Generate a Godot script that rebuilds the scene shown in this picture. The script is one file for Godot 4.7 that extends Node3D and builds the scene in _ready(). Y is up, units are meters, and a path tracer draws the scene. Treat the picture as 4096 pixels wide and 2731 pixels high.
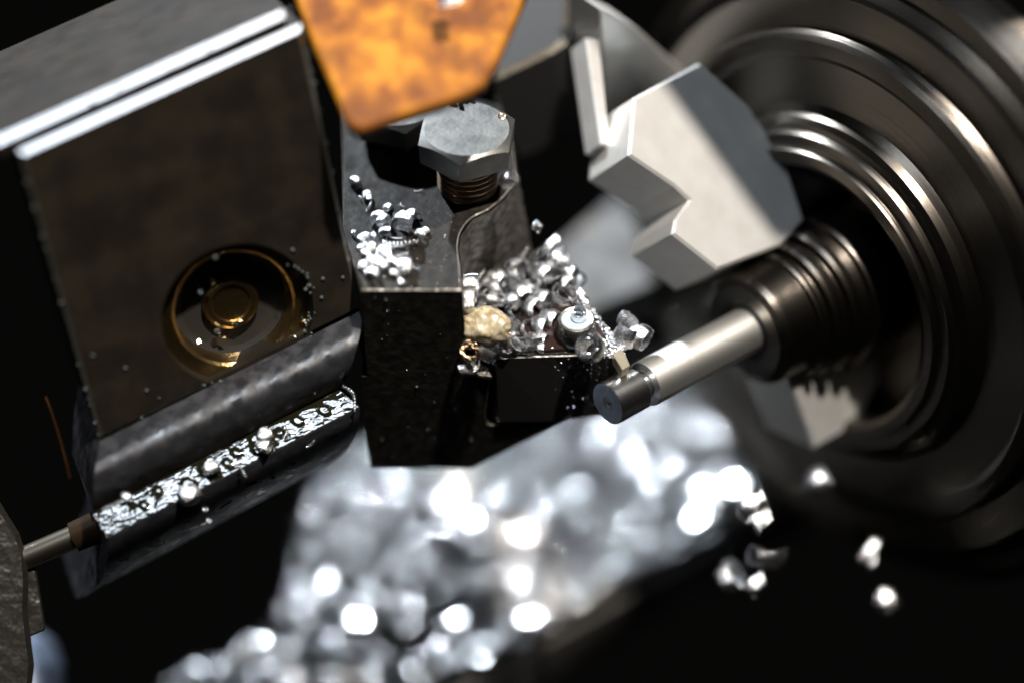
extends Node3D
# A lathe parting off a small aluminium pin: tool post, black tool holder, cutting tool, chuck and swarf.
# Lengths inside the helpers are metres; MM turns millimetres into metres.

const MM := 0.001
const FOCAL_PX := 7560.0          # focal length in pixels of the 4096 x 2731 photograph
const FOCUS := 0.420
var eye := Vector3(0, 0.397, 0.297)
var view := Basis(Vector3.RIGHT, deg_to_rad(-45.0))
var used := {}
var M := {}
var rng := RandomNumberGenerator.new()

# ---------------------------------------------------------------- pixels to points
func ray(x: float, y: float) -> Vector3:
	return view * Vector3((x - 2048.0) / FOCAL_PX, -(y - 1365.5) / FOCAL_PX, -1.0)
func at(x: float, y: float, d: float) -> Vector3:
	return eye + ray(x, y) * d
func on_plane(x: float, y: float, p: Vector3, n: Vector3) -> Vector3:
	var r := ray(x, y)
	return eye + r * ((p - eye).dot(n) / r.dot(n))
func on_level(x: float, y: float, h: float) -> Vector3:
	return on_plane(x, y, Vector3(0, h, 0), Vector3.UP)
func cam(x: float, y: float, z: float) -> Vector3:
	return (view * Vector3(x, y, z)).normalized()

# ---------------------------------------------------------------- mesh collecting
class Shape:
	var v := PackedVector3Array()
	var n := PackedVector3Array()
	var u := PackedVector2Array()
	func tri(a: Vector3, b: Vector3, c: Vector3, out: Vector3, na = null, nb = null, nc = null, ua = Vector2.ZERO, ub = Vector2.ZERO, uc = Vector2.ZERO):
		var g := (b - a).cross(c - a)
		if g.length_squared() < 1e-22:
			return
		g = g.normalized()
		if g.dot(out) > 0.0:
			v.append_array([a, c, b])
			n.append_array([na if na != null else g, nc if nc != null else g, nb if nb != null else g])
			u.append_array([ua, uc, ub])
		else:
			v.append_array([a, b, c])
			n.append_array([na if na != null else -g, nb if nb != null else -g, nc if nc != null else -g])
			u.append_array([ua, ub, uc])
	func quad(a: Vector3, b: Vector3, c: Vector3, d: Vector3, out: Vector3):
		tri(a, b, c, out)
		tri(a, c, d, out)
	func mesh(origin := Vector3.ZERO) -> ArrayMesh:
		var w := PackedVector3Array()
		for p in v:
			w.append(p - origin)
		var a := []
		a.resize(Mesh.ARRAY_MAX)
		a[Mesh.ARRAY_VERTEX] = w
		a[Mesh.ARRAY_NORMAL] = n
		a[Mesh.ARRAY_TEX_UV] = u
		var m := ArrayMesh.new()
		m.add_surface_from_arrays(Mesh.PRIMITIVE_TRIANGLES, a)
		return m

func numbered(called: String) -> String:
	used[called] = used.get(called, -1) + 1
	return called if used[called] == 0 else "%s_%03d" % [called, used[called]]
func tag(o: Node, label := "", category := "", group := "", kind := ""):
	if label: o.set_meta("label", label)
	if category: o.set_meta("category", category)
	if group: o.set_meta("group", group)
	if kind: o.set_meta("kind", kind)
func thing(called: String, where: Vector3, label := "", category := "", group := "", kind := "") -> Node3D:
	var o := Node3D.new()
	o.name = numbered(called)
	add_child(o)
	o.position = where
	tag(o, label, category, group, kind)
	return o
func part(s: Shape, called: String, m: Material, parent: Node3D, origin: Vector3) -> MeshInstance3D:
	var o := MeshInstance3D.new()
	o.name = called
	o.mesh = s.mesh(origin)
	o.material_override = m
	parent.add_child(o, true)
	return o

# ---------------------------------------------------------------- shape makers
func flat_basis(n: Vector3) -> Basis:
	var a := n.cross(Vector3(0.37, 0.91, -0.2)).normalized()
	return Basis(a, n.cross(a).normalized(), n)
func to2(pts: Array, b: Basis) -> PackedVector2Array:
	var o := PackedVector2Array()
	for p in pts:
		o.append(Vector2(b.x.dot(p), b.y.dot(p)))
	return o
func inset(pts: Array, n: Vector3, by: float) -> Array:
	var b := flat_basis(n)
	var q := to2(pts, b)
	var sgn := -1.0 if Geometry2D.is_polygon_clockwise(q) else 1.0
	var o := []
	var k := pts.size()
	for i in k:
		var e0 := (q[i] - q[(i + k - 1) % k]).normalized()
		var e1 := (q[(i + 1) % k] - q[i]).normalized()
		var n0 := Vector2(-e0.y, e0.x) * sgn
		var n1 := Vector2(-e1.y, e1.x) * sgn
		var m := (n0 + n1)
		var l := maxf(m.length(), 0.3)
		m = m / l
		var s: float = minf(by / maxf(m.dot(n0), 0.35), by * 2.5)
		o.append(pts[i] + (b.x * m.x + b.y * m.y) * s)
	return o
func cap(s: Shape, pts: Array, n: Vector3):
	var q := to2(pts, flat_basis(n))
	var t := Geometry2D.triangulate_polygon(q)
	for i in range(0, t.size(), 3):
		s.tri(pts[t[i]], pts[t[i + 1]], pts[t[i + 2]], n)
# a solid between a top outline and a bottom outline with as many points; the top's rim is chamfered, and the chamfer may go to a shape of its own
func loft(s: Shape, top: Array, bottom: Array, bev: float, edge: Shape = null, bottom_bev := true):
	var k := top.size()
	var n := Vector3.ZERO
	for i in k:
		n += (top[i] - top[0]).cross(top[(i + 1) % k] - top[0])
	n = n.normalized()
	var mid_t := Vector3.ZERO
	var mid_b := Vector3.ZERO
	for i in k:
		mid_t += top[i] / k
		mid_b += bottom[i] / k
	if n.dot(mid_t - mid_b) < 0.0:
		n = -n
	var t_in := inset(top, n, bev)
	var t_lo := []
	var b_hi := []
	var b_in := inset(bottom, -n, bev) if bottom_bev else bottom
	for i in k:
		var down: Vector3 = bottom[i] - top[i]
		t_lo.append(top[i] + down.normalized() * bev)
		b_hi.append(bottom[i] - down.normalized() * bev if bottom_bev else bottom[i])
	cap(s, t_in, n)
	cap(s, b_in, -n)
	var e := edge if edge else s
	var b2 := flat_basis(n)
	var cw := Geometry2D.is_polygon_clockwise(to2(top, b2))
	for i in k:
		var j := (i + 1) % k
		var d: Vector3 = top[j] - top[i]
		var out := d.cross(n) * (-1.0 if cw else 1.0)
		e.quad(t_in[i], t_in[j], t_lo[j], t_lo[i], out.normalized() + n)
		s.quad(t_lo[i], t_lo[j], b_hi[j], b_hi[i], out)
		s.quad(b_hi[i], b_hi[j], b_in[j], b_in[i], out.normalized() - n)
func prism(s: Shape, front: Array, ext: Vector3, bev: float, edge: Shape = null):
	var back := []
	for p in front:
		back.append(p + ext)
	loft(s, front, back, bev, edge)
func px_poly(flat: Array, p: Vector3, n: Vector3) -> Array:
	var o := []
	for q in flat:
		o.append(on_plane(q[0], q[1], p, n))
	return o
func smooth_line(pts: Array, steps: int) -> Array:
	var c := Curve3D.new()
	var o := []
	for i in pts.size() - 1:
		var p0: Vector3 = pts[maxi(i - 1, 0)]
		var p1: Vector3 = pts[i]
		var p2: Vector3 = pts[i + 1]
		var p3: Vector3 = pts[mini(i + 2, pts.size() - 1)]
		for k in steps:
			var t := float(k) / steps
			o.append(p1.cubic_interpolate(p2, p0, p3, t))
	o.append(pts[-1])
	return o
# profile: [along, radius] pairs; the axis starts at `base` and runs along `ax`
func revolve(s: Shape, base: Vector3, ax: Vector3, profile: Array, seg := 96, from := 0.0, to := TAU, ends := true):
	var a := ax.cross(Vector3(0.21, 0.3, 0.93)).normalized()
	var b := ax.cross(a).normalized()
	var run := 0.0
	for i in profile.size() - 1:
		var p: Array = profile[i]
		var q: Array = profile[i + 1]
		var d := Vector2(q[0] - p[0], q[1] - p[1])
		if d.length() < 1e-9:
			continue
		var nn := Vector2(-d.y, d.x).normalized()   # (along, out)
		for k in seg:
			var t0 := lerpf(from, to, float(k) / seg)
			var t1 := lerpf(from, to, float(k + 1) / seg)
			var r0 := a * cos(t0) + b * sin(t0)
			var r1 := a * cos(t1) + b * sin(t1)
			var n0 := (r0 * nn.y + ax * nn.x).normalized()
			var n1 := (r1 * nn.y + ax * nn.x).normalized()
			var A: Vector3 = base + ax * p[0] + r0 * p[1]
			var B: Vector3 = base + ax * q[0] + r0 * q[1]
			var C: Vector3 = base + ax * q[0] + r1 * q[1]
			var D: Vector3 = base + ax * p[0] + r1 * p[1]
			var u0 := Vector2(t0 / TAU, run * 100.0)
			var u1 := Vector2(t1 / TAU, run * 100.0)
			var w0 := Vector2(t0 / TAU, (run + d.length()) * 100.0)
			var w1 := Vector2(t1 / TAU, (run + d.length()) * 100.0)
			s.tri(A, B, C, n0 + n1, n0, n0, n1, u0, w0, w1)
			s.tri(A, C, D, n0 + n1, n0, n1, n1, u0, w1, u1)
		run += d.length()
func tube(s: Shape, pts: Array, r: float, seg := 8):
	var prev := []
	var up := Vector3(0.31, 0.88, 0.36)
	for i in pts.size():
		var d: Vector3 = (pts[mini(i + 1, pts.size() - 1)] - pts[maxi(i - 1, 0)]).normalized()
		var a := d.cross(up).normalized()
		var b := d.cross(a).normalized()
		up = a.cross(d)
		var ring := []
		for k in seg:
			var t := TAU * k / seg
			ring.append([pts[i] + (a * cos(t) + b * sin(t)) * r, a * cos(t) + b * sin(t)])
		if i > 0:
			for k in seg:
				var j := (k + 1) % seg
				s.tri(prev[k][0], ring[k][0], ring[j][0], prev[k][1] + ring[j][1], prev[k][1], ring[k][1], ring[j][1])
				s.tri(prev[k][0], ring[j][0], prev[j][0], prev[k][1] + ring[j][1], prev[k][1], ring[j][1], prev[j][1])
		prev = ring
# a smooth-shaded sheet from a grid of points (rows of equal length)
func sheet(s: Shape, g: Array, hint: Vector3):
	var R := g.size()
	var C: int = g[0].size()
	var nr := []
	for i in R:
		var row := []
		for j in C:
			var du: Vector3 = g[mini(i + 1, R - 1)][j] - g[maxi(i - 1, 0)][j]
			var dv: Vector3 = g[i][mini(j + 1, C - 1)] - g[i][maxi(j - 1, 0)]
			var n := du.cross(dv).normalized()
			row.append(n)
		nr.append(row)
	var flip := 1.0 if nr[R / 2][C / 2].dot(hint) > 0.0 else -1.0
	for i in R - 1:
		for j in C - 1:
			var a: Vector3 = nr[i][j] * flip
			var b: Vector3 = nr[i + 1][j] * flip
			var c: Vector3 = nr[i + 1][j + 1] * flip
			var d: Vector3 = nr[i][j + 1] * flip
			s.tri(g[i][j], g[i + 1][j], g[i + 1][j + 1], a + b + c, a, b, c)
			s.tri(g[i][j], g[i + 1][j + 1], g[i][j + 1], a + c + d, a, c, d)

# ---------------------------------------------------------------- chips (swarf): made round the local x axis, in metres
func curl(seed_: int, width: float, r0: float, r1: float, turns: float, bulge: float, ragged: float) -> ArrayMesh:
	var g := RandomNumberGenerator.new()
	g.seed = seed_
	var rows := int(26 * turns) + 14
	var cols := 6
	var th := 0.00011
	var outer := []
	var inner := []
	var wob := FastNoiseLite.new()
	wob.seed = seed_
	wob.frequency = 0.9
	for i in rows:
		var f := float(i) / (rows - 1)
		var t := f * turns * TAU
		var w := width * (1.0 - ragged * absf(wob.get_noise_1d(t * 2.0)) - 0.18 * ragged * g.randf())
		var sl := width * 0.42 * (f - 0.5)
		var ro := []
		var ri := []
		for j in cols:
			var x := (float(j) / (cols - 1) - 0.5)
			var r := lerpf(r0, r1, f) + bulge * (0.25 - x * x) * 4.0 + 0.000025 * g.randf_range(-1, 1) + 0.00016 * wob.get_noise_1d(t * 1.6 + 90.0)
			var d := Vector3(0, cos(t), sin(t))
			ro.append(Vector3(x * w + sl, 0, 0) + d * r)
			ri.append(Vector3(x * w + sl, 0, 0) + d * (r - th))
		outer.append(ro)
		inner.append(ri)
	var s := Shape.new()
	chip_skin(s, outer, 1.0)
	chip_skin(s, inner, -1.0)
	for i in rows - 1:
		s.quad(outer[i][0], outer[i + 1][0], inner[i + 1][0], inner[i][0], Vector3.LEFT)
		s.quad(outer[i][cols - 1], outer[i + 1][cols - 1], inner[i + 1][cols - 1], inner[i][cols - 1], Vector3.RIGHT)
	for e in [0, rows - 1]:
		for j in cols - 1:
			var o: Vector3 = outer[e][j] - outer[1 if e == 0 else rows - 2][j]
			s.quad(outer[e][j], outer[e][j + 1], inner[e][j + 1], inner[e][j], o)
	return s.mesh()
func chip_skin(s: Shape, g: Array, side: float):
	var R := g.size()
	var C: int = g[0].size()
	for i in R - 1:
		for j in C - 1:
			var p: Vector3 = (g[i][j] + g[i + 1][j + 1]) * 0.5
			var out := Vector3(0, p.y, p.z).normalized() * side
			var q := []
			for k in [[i, j], [i + 1, j], [i + 1, j + 1], [i, j + 1]]:
				var a: Vector3 = g[k[0]][k[1]]
				var du: Vector3 = g[mini(k[0] + 1, R - 1)][k[1]] - g[maxi(k[0] - 1, 0)][k[1]]
				var dv: Vector3 = g[k[0]][mini(k[1] + 1, C - 1)] - g[k[0]][maxi(k[1] - 1, 0)]
				var n := du.cross(dv).normalized()
				if n.dot(out) < 0.0:
					n = -n
				q.append([a, n, Vector2(float(k[0]) / R * 6.0, float(k[1]) / (C - 1))])
			s.tri(q[0][0], q[1][0], q[2][0], out, q[0][1], q[1][1], q[2][1], q[0][2], q[1][2], q[2][2])
			s.tri(q[0][0], q[2][0], q[3][0], out, q[0][1], q[2][1], q[3][1], q[0][2], q[2][2], q[3][2])
func coil(seed_: int, length: float, r: float, turns: float, wire: float) -> ArrayMesh:
	var g := RandomNumberGenerator.new()
	g.seed = seed_
	var pts := []
	var n := int(turns * 9)
	for i in n:
		var f := float(i) / (n - 1)
		var t := f * turns * TAU
		var rr := r * (0.75 + 0.5 * sin(f * 2.6 + 0.3)) + wire * 0.4 * g.randf_range(-1, 1)
		pts.append(Vector3((f - 0.5) * length, cos(t) * rr + length * 0.16 * sin(f * 4.0), sin(t) * rr))
	var s := Shape.new()
	tube(s, pts, wire, 5)
	return s.mesh()
func shard(seed_: int, size: float) -> ArrayMesh:
	var g := RandomNumberGenerator.new()
	g.seed = seed_
	var p := []
	for i in 6:
		var t := TAU * i / 6.0
		p.append(Vector3(cos(t) * size * g.randf_range(0.4, 1.0), size * g.randf_range(-0.25, 0.25), sin(t) * size * g.randf_range(0.35, 0.9)))
	var s := Shape.new()
	var top := Vector3(0, size * 0.45, 0)
	var low := Vector3(0, -size * 0.3, 0)
	for i in 6:
		s.tri(p[i], p[(i + 1) % 6], top, p[i] + p[(i + 1) % 6] + top)
		s.tri(p[i], p[(i + 1) % 6], low, p[i] + p[(i + 1) % 6] + low)
	return s.mesh()

var chip_mesh := {}
func chip(kind: String, where: Vector3, axis: Vector3, roll: float, size: float, called: String, label: String, group: String, m: Material = null):
	var o := MeshInstance3D.new()
	o.name = numbered(called)
	o.mesh = chip_mesh[kind]
	o.material_override = m if m else M.chip
	add_child(o)
	var x := axis.normalized()
	var y := x.cross(Vector3(0.13, 0.4, 0.9)).normalized()
	var b := Basis(x, y, x.cross(y)).rotated(x, roll)
	o.transform = Transform3D(b.scaled(Vector3.ONE * size), where)
	var looks := {"roll": "tightly rolled", "ring": "open ring-shaped", "scoop": "short curved", "coil": "thin coiled", "shard": "tiny flat"}
	tag(o, label.replace("KIND", looks[kind.left(kind.length() - 1)]), "metal chip", group)
func scatter(parent: Node3D, called: String, mesh: Mesh, m: Material, places: Array) -> MultiMeshInstance3D:
	var mm := MultiMesh.new()
	mm.transform_format = MultiMesh.TRANSFORM_3D
	mm.mesh = mesh
	mm.instance_count = places.size()
	for i in places.size():
		mm.set_instance_transform(i, Transform3D(places[i].basis, places[i].origin - parent.position))
	var o := MultiMeshInstance3D.new()
	o.name = called
	o.multimesh = mm
	o.material_override = m
	o.set_meta("kind", "stuff")
	parent.add_child(o, true)
	return o
func random_basis(s: float) -> Basis:
	return Basis(Quaternion(Vector3(rng.randf_range(-1, 1), rng.randf_range(-1, 1), rng.randf_range(-1, 1)).normalized(), rng.randf() * TAU)).scaled(Vector3.ONE * s)

# ---------------------------------------------------------------- materials
func noise_tex(seed_: int, freq: float, octaves: int, ramp: Array = [], side := 512, lo := -1.0, hi := 1.0, stretch := 1) -> ImageTexture:
	var n := FastNoiseLite.new()
	n.seed = seed_
	n.noise_type = FastNoiseLite.TYPE_SIMPLEX_SMOOTH
	n.frequency = freq
	n.fractal_octaves = octaves
	var img := n.get_seamless_image(side, side)
	img.convert(Image.FORMAT_RGB8)
	if stretch > 1:
		var thin := Image.create(side, side, false, Image.FORMAT_RGB8)
		for y in side:
			for x in side:
				thin.set_pixel(x, y, img.get_pixel((x / stretch) % side, y))
		img = thin
	if ramp:
		var out := Image.create(side, side, false, Image.FORMAT_RGB8)
		for y in side:
			for x in side:
				var f := clampf((img.get_pixel(x, y).r * 2.0 - 1.0 - lo) / (hi - lo), 0.0, 1.0) * (ramp.size() - 1)
				var i := mini(int(f), ramp.size() - 2)
				out.set_pixel(x, y, ramp[i].lerp(ramp[i + 1], f - i))
		img = out
	img.generate_mipmaps()
	return ImageTexture.create_from_image(img)
func lines_tex(seed_: int, side := 512, along_u := false, mixed := 0.12) -> ImageTexture:
	var g := RandomNumberGenerator.new()
	g.seed = seed_
	var img := Image.create(side, side, false, Image.FORMAT_RGB8)
	var row := []
	for i in side:
		row.append(g.randf())
	for y in side:
		for x in side:
			var k := x if along_u else y
			var c: float = row[k] * (1.0 - mixed) + mixed * g.randf()
			img.set_pixel(x, y, Color(c, c, c))
	return ImageTexture.create_from_image(img)
func mat(called: String, lin: Color, rough: float, metal: float) -> StandardMaterial3D:
	var m := StandardMaterial3D.new()
	m.resource_name = called
	m.albedo_color = lin.linear_to_srgb()
	m.roughness = rough
	m.metallic = metal
	M[called] = m
	return m
func planar(m: StandardMaterial3D, tiles_per_metre: float):
	m.uv1_triplanar = true
	m.uv1_world_triplanar = true
	m.uv1_scale = Vector3.ONE * tiles_per_metre
func bump(m: StandardMaterial3D, t: Texture2D, mm: float):
	m.heightmap_enabled = true
	m.heightmap_texture = t
	m.heightmap_scale = mm * 0.1
func sr(r: float, g: float, b: float) -> Color:
	return Color(r, g, b).linear_to_srgb()

func make_materials():
	var fine := noise_tex(3, 0.03, 5)
	var coarse := noise_tex(7, 0.012, 4)
	var streak := noise_tex(11, 0.05, 4, [], 512, -1, 1, 8)
	var cast := noise_tex(15, 0.02, 3)
	var rough_a := noise_tex(21, 0.012, 5, [Color(0.4, 0.4, 0.4), Color(0.52, 0.52, 0.52), Color(0.66, 0.66, 0.66)], 512, -0.6, 0.6)
	var turned := lines_tex(31)
	var cross := lines_tex(33, 256, true, 0.3)
	var m: StandardMaterial3D
	m = mat("black_oxide", Color(1, 1, 1), 1.0, 0.0)
	m.albedo_texture = noise_tex(41, 0.02, 5, [sr(0.009, 0.008, 0.007), sr(0.013, 0.0115, 0.0095), sr(0.019, 0.0165, 0.013)], 512, -0.5, 0.5)
	m.roughness_texture = rough_a
	m.metallic_specular = 0.2
	planar(m, 28.0)
	bump(m, fine, 0.05)
	m = mat("worn_steel", Color(0.50, 0.46, 0.41), 0.38, 1.0)
	planar(m, 60.0)
	bump(m, fine, 0.16)
	m = mat("post_steel", Color(1, 1, 1), 1.0, 0.0)
	m.albedo_texture = noise_tex(43, 0.012, 5, [sr(0.0075, 0.006, 0.0045), sr(0.0105, 0.0083, 0.006), sr(0.016, 0.0122, 0.0085)], 512, -0.5, 0.5)
	m.roughness_texture = rough_a
	m.metallic_specular = 0.2
	planar(m, 14.0)
	bump(m, streak, 0.04)
	m = mat("wet_steel", Color(0.014, 0.014, 0.016), 1.0, 0.0)
	m.roughness_texture = noise_tex(63, 0.014, 4, [Color(0.16, 0.16, 0.16), Color(0.3, 0.3, 0.3), Color(0.45, 0.45, 0.45), Color(0.6, 0.6, 0.6)], 512, -0.4, 0.4)
	m.metallic_specular = 0.5
	planar(m, 30.0)
	bump(m, fine, 0.03)
	m = mat("plate_chamfer", Color(0.30, 0.305, 0.32), 0.34, 1.0)
	planar(m, 20.0)
	bump(m, fine, 0.05)
	m = mat("bolt_steel", Color(1, 1, 1), 0.42, 0.9)
	m.albedo_texture = noise_tex(47, 0.006, 5, [sr(0.10, 0.10, 0.095), sr(0.125, 0.125, 0.118), sr(0.15, 0.148, 0.139)], 512, -0.5, 0.5)
	planar(m, 45.0)
	bump(m, fine, 0.015)
	m = mat("thread_steel", Color(0.30, 0.22, 0.15), 0.32, 1.0)
	m = mat("cast_wall", Color(1, 1, 1), 0.42, 0.6)
	m.albedo_texture = noise_tex(49, 0.02, 4, [sr(0.05, 0.046, 0.042), sr(0.12, 0.11, 0.10), sr(0.20, 0.185, 0.17)], 512, -0.5, 0.5)
	planar(m, 40.0)
	bump(m, cast, 0.12)
	m = mat("shaft_steel", Color(0.80, 0.78, 0.74), 0.44, 1.0)
	bump(m, turned, 0.03)
	m.uv1_scale = Vector3(1, 0.2, 1)
	m = mat("turned_steel", Color(0.92, 0.92, 0.92), 0.22, 1.0)
	bump(m, turned, 0.006)
	m.uv1_scale = Vector3(1, 1, 1)
	m = mat("chuck_steel", Color(0.10, 0.088, 0.075), 0.26, 1.0)
	bump(m, turned, 0.012)
	m = mat("jaw_steel", Color(1, 1, 1), 0.42, 0.55)
	m.albedo_texture = noise_tex(67, 0.02, 5, [sr(0.53, 0.515, 0.49), sr(0.57, 0.555, 0.53), sr(0.60, 0.59, 0.57)], 512, -0.5, 0.5)
	planar(m, 14.0)
	bump(m, streak, 0.006)
	m = mat("swarf_bright", Color(0.86, 0.875, 0.89), 0.14, 1.0)
	m = mat("chip", Color(0.86, 0.865, 0.88), 0.23, 1.0)
	bump(m, cross, 0.05)
	m.uv1_scale = Vector3(1, 1, 1)
	m = mat("grit", Color(0.8, 0.8, 0.82), 0.25, 1.0)
	m = mat("orange_paint", Color(1, 1, 1), 0.5, 0.0)
	m.metallic_specular = 0.25
	m.albedo_texture = noise_tex(53, 0.008, 4, [sr(0.10, 0.028, 0.002), sr(0.18, 0.056, 0.003), sr(0.25, 0.085, 0.004), sr(0.36, 0.145, 0.008)], 512, -0.5, 0.5)
	planar(m, 20.0)
	bump(m, fine, 0.1)
	m = mat("oil", Color(0.008, 0.008, 0.004), 0.05, 0.0)
	m.metallic_specular = 0.8
	m = mat("drop", Color(0.05, 0.06, 0.055), 0.04, 0.0)
	m.metallic_specular = 0.9
	m = mat("bronze", Color(0.36, 0.25, 0.11), 0.28, 1.0)
	planar(m, 60.0)
	bump(m, fine, 0.12)
	m = mat("coolant", Color(0.34, 0.40, 0.46), 0.08, 0.0)
	m = mat("cork", Color(1, 1, 1), 0.35, 0.0)
	m.albedo_texture = noise_tex(57, 0.02, 5, [sr(0.20, 0.145, 0.072), sr(0.35, 0.285, 0.175), sr(0.46, 0.40, 0.28)], 256, -0.5, 0.4)
	planar(m, 90.0)
	bump(m, fine, 0.05)
	m.clearcoat_enabled = true
	m.clearcoat = 0.6
	m.clearcoat_roughness = 0.15
	m = mat("carbide", Color(0.30, 0.25, 0.17), 0.35, 0.8)
	m = mat("brown_plate", Color(0.022, 0.0125, 0.010), 0.18, 0.0)
	m.metallic_specular = 0.7
	m = mat("screw_black", Color(0.022, 0.020, 0.018), 0.26, 0.0)
	m.metallic_specular = 0.7
	m = mat("way_steel", Color(1, 1, 1), 0.5, 0.4)
	m.albedo_texture = noise_tex(59, 0.012, 4, [sr(0.13, 0.122, 0.112), sr(0.18, 0.172, 0.162), sr(0.24, 0.232, 0.222)], 512, -0.5, 0.5)
	planar(m, 12.0)
	m = mat("guard_grey", Color(0.06, 0.06, 0.06), 0.6, 0.0)
	m = mat("oily_casting", Color(0.009, 0.008, 0.006), 0.3, 0.0)
	m.metallic_specular = 0.4
	planar(m, 22.0)
	bump(m, cast, 0.4)
	m = mat("edge_dull", Color(0.16, 0.145, 0.12), 0.4, 0.8)
	planar(m, 60.0)
	bump(m, fine, 0.16)
	m = mat("ledge_steel", Color(0.03, 0.027, 0.015), 0.4, 0.0)
	m = mat("tool_black", Color(0.012, 0.011, 0.011), 0.22, 0.0)
	m.metallic_specular = 0.6
	planar(m, 40.0)
	bump(m, fine, 0.02)
	m = mat("block_grey", Color(0.022, 0.0215, 0.021), 0.6, 0.0)
	m.metallic_specular = 0.2
	m = mat("copper", Color(0.45, 0.16, 0.05), 0.35, 0.8)
	m = mat("rod_steel", Color(0.42, 0.37, 0.30), 0.28, 1.0)
	m = mat("bronze_dark", Color(0.03, 0.017, 0.008), 0.35, 0.6)
	m = mat("lever_steel", Color(0.30, 0.36, 0.48), 0.3, 0.6)
	m = mat("chip_brown", Color(0.34, 0.24, 0.15), 0.22, 1.0)
	bump(m, cross, 0.03)
	m = mat("lamp_housing", Color(0.5, 0.5, 0.5), 0.5, 0.0)
	m = mat("lamp_glow", Color(0.8, 0.8, 0.8), 0.5, 0.0)
	m.emission_enabled = true
	m.emission = Color(1, 1, 1)
	m.emission_energy_multiplier = 1.0

# ================================================================ the scene
func _ready():
	rng.seed = 20
	# ---- camera
	var c := Camera3D.new()
	c.name = "camera"
	add_child(c)
	c.transform = Transform3D(view, eye)
	c.fov = rad_to_deg(2.0 * atan(1365.5 / FOCAL_PX))
	c.near = 0.01
	c.far = 20.0
	var lens := CameraAttributesPhysical.new()
	lens.frustum_focal_length = 100.0
	lens.exposure_aperture = 3.5
	lens.frustum_focus_distance = FOCUS
	lens.frustum_near = 0.01
	lens.frustum_far = 20.0
	c.attributes = lens
	c.fov = rad_to_deg(2.0 * atan(1365.5 / FOCAL_PX))
	c.current = true
	# ---- surroundings: a dim workshop
	var env := Environment.new()
	env.background_mode = Environment.BG_COLOR
	env.background_color = Color(0.03, 0.028, 0.026)
	env.tonemap_mode = Environment.TONE_MAPPER_LINEAR
	env.tonemap_exposure = 1.0
	env.sdfgi_enabled = true
	env.ssao_enabled = true
	env.ssil_enabled = true
	var we := WorldEnvironment.new()
	we.name = "surroundings"
	we.environment = env
	add_child(we)
	make_materials()
	lamps()
	build_chips()
	bed()
	chuck()
	chuck_guard()
	workpiece()
	tool_post()
	holder()
	cutting_tool()
	guard_plate()
	corner_things()
	swarf()

const AIM := Vector3(0, 0.1, 0)
const KEY_AT := Vector3(0.18, 1.05, 0.10)
const BACK_AT := Vector3(-0.42, 0.80, -0.91)
const SOFT_AT := Vector3(-0.22, 1.14, 0.13)
func work_lamp(where: Vector3, energy: float, tint: Color, size: float, label: String):
	var t := thing("work_lamp", where, label, "lamp", "lamps over the lathe")
	var down := (AIM - where).normalized()
	var s := Shape.new()
	revolve(s, where - down * 0.06, down, [[0.0, 0.004], [0.0, 0.03], [0.055, 0.045], [0.055, 0.042], [0.004, 0.027]], 40)
	part(s, "lamp_shade", M.lamp_housing, t, where)
	s = Shape.new()
	revolve(s, where - down * 0.012, down, [[0.0, 0.0001], [0.0, 0.02], [0.004, 0.02], [0.004, 0.0001]], 24)
	part(s, "bulb", M.lamp_glow, t, where)
	var key := SpotLight3D.new()
	key.name = "lamp_beam"
	t.add_child(key)
	key.look_at_from_position(where + down * 0.002, AIM, Vector3.FORWARD)
	key.light_energy = energy
	key.light_color = tint
	key.light_size = size
	key.spot_angle = 40.0
	key.spot_angle_attenuation = 0.3
	key.spot_range = 6.0
	key.spot_attenuation = 2.0
	key.shadow_enabled = true
func lamps():
	work_lamp(KEY_AT, 2.3, Color(1.0, 0.965, 0.92), 0.02, "small round metal work lamp hanging straight above the lathe")
	work_lamp(BACK_AT, 3.8, Color(0.93, 0.965, 1.0), 0.02, "small round metal work lamp standing behind the tool post")
	# the ceiling panel behind the tool post: soft and cool
	var t := thing("ceiling_panel", SOFT_AT, "flat rectangular ceiling light panel over the tool post", "lamp", "lamps over the lathe")
	var to := (AIM - SOFT_AT).normalized()
	var sx := to.cross(Vector3.FORWARD).normalized()
	var sy := sx.cross(to).normalized()
	var w := 0.36
	var h := 0.28
	var q := [SOFT_AT - sx * w / 2 - sy * h / 2, SOFT_AT + sx * w / 2 - sy * h / 2, SOFT_AT + sx * w / 2 + sy * h / 2, SOFT_AT - sx * w / 2 + sy * h / 2]
	var s := Shape.new()
	var back := []
	for p in q:
		back.append(p - to * 0.03)
	prism(s, back, -to * 0.03, 0.002)
	part(s, "panel_housing", M.lamp_housing, t, SOFT_AT)
	s = Shape.new()
	var glow := []
	for p in q:
		glow.append(p - to * 0.01)
	prism(s, glow, -to * 0.01, 0.001)
	part(s, "diffuser", M.lamp_glow, t, SOFT_AT)
	var soft := AreaLight3D.new()
	soft.name = "panel_light"
	t.add_child(soft)
	soft.look_at_from_position(SOFT_AT, AIM, Vector3.FORWARD)
	soft.area_size = Vector2(w, h)
	soft.light_energy = 0.55
	soft.light_color = Color(0.90, 0.95, 1.0)
	soft.area_range = 8.0
	soft.area_attenuation = 2.0
	soft.shadow_enabled = true

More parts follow.
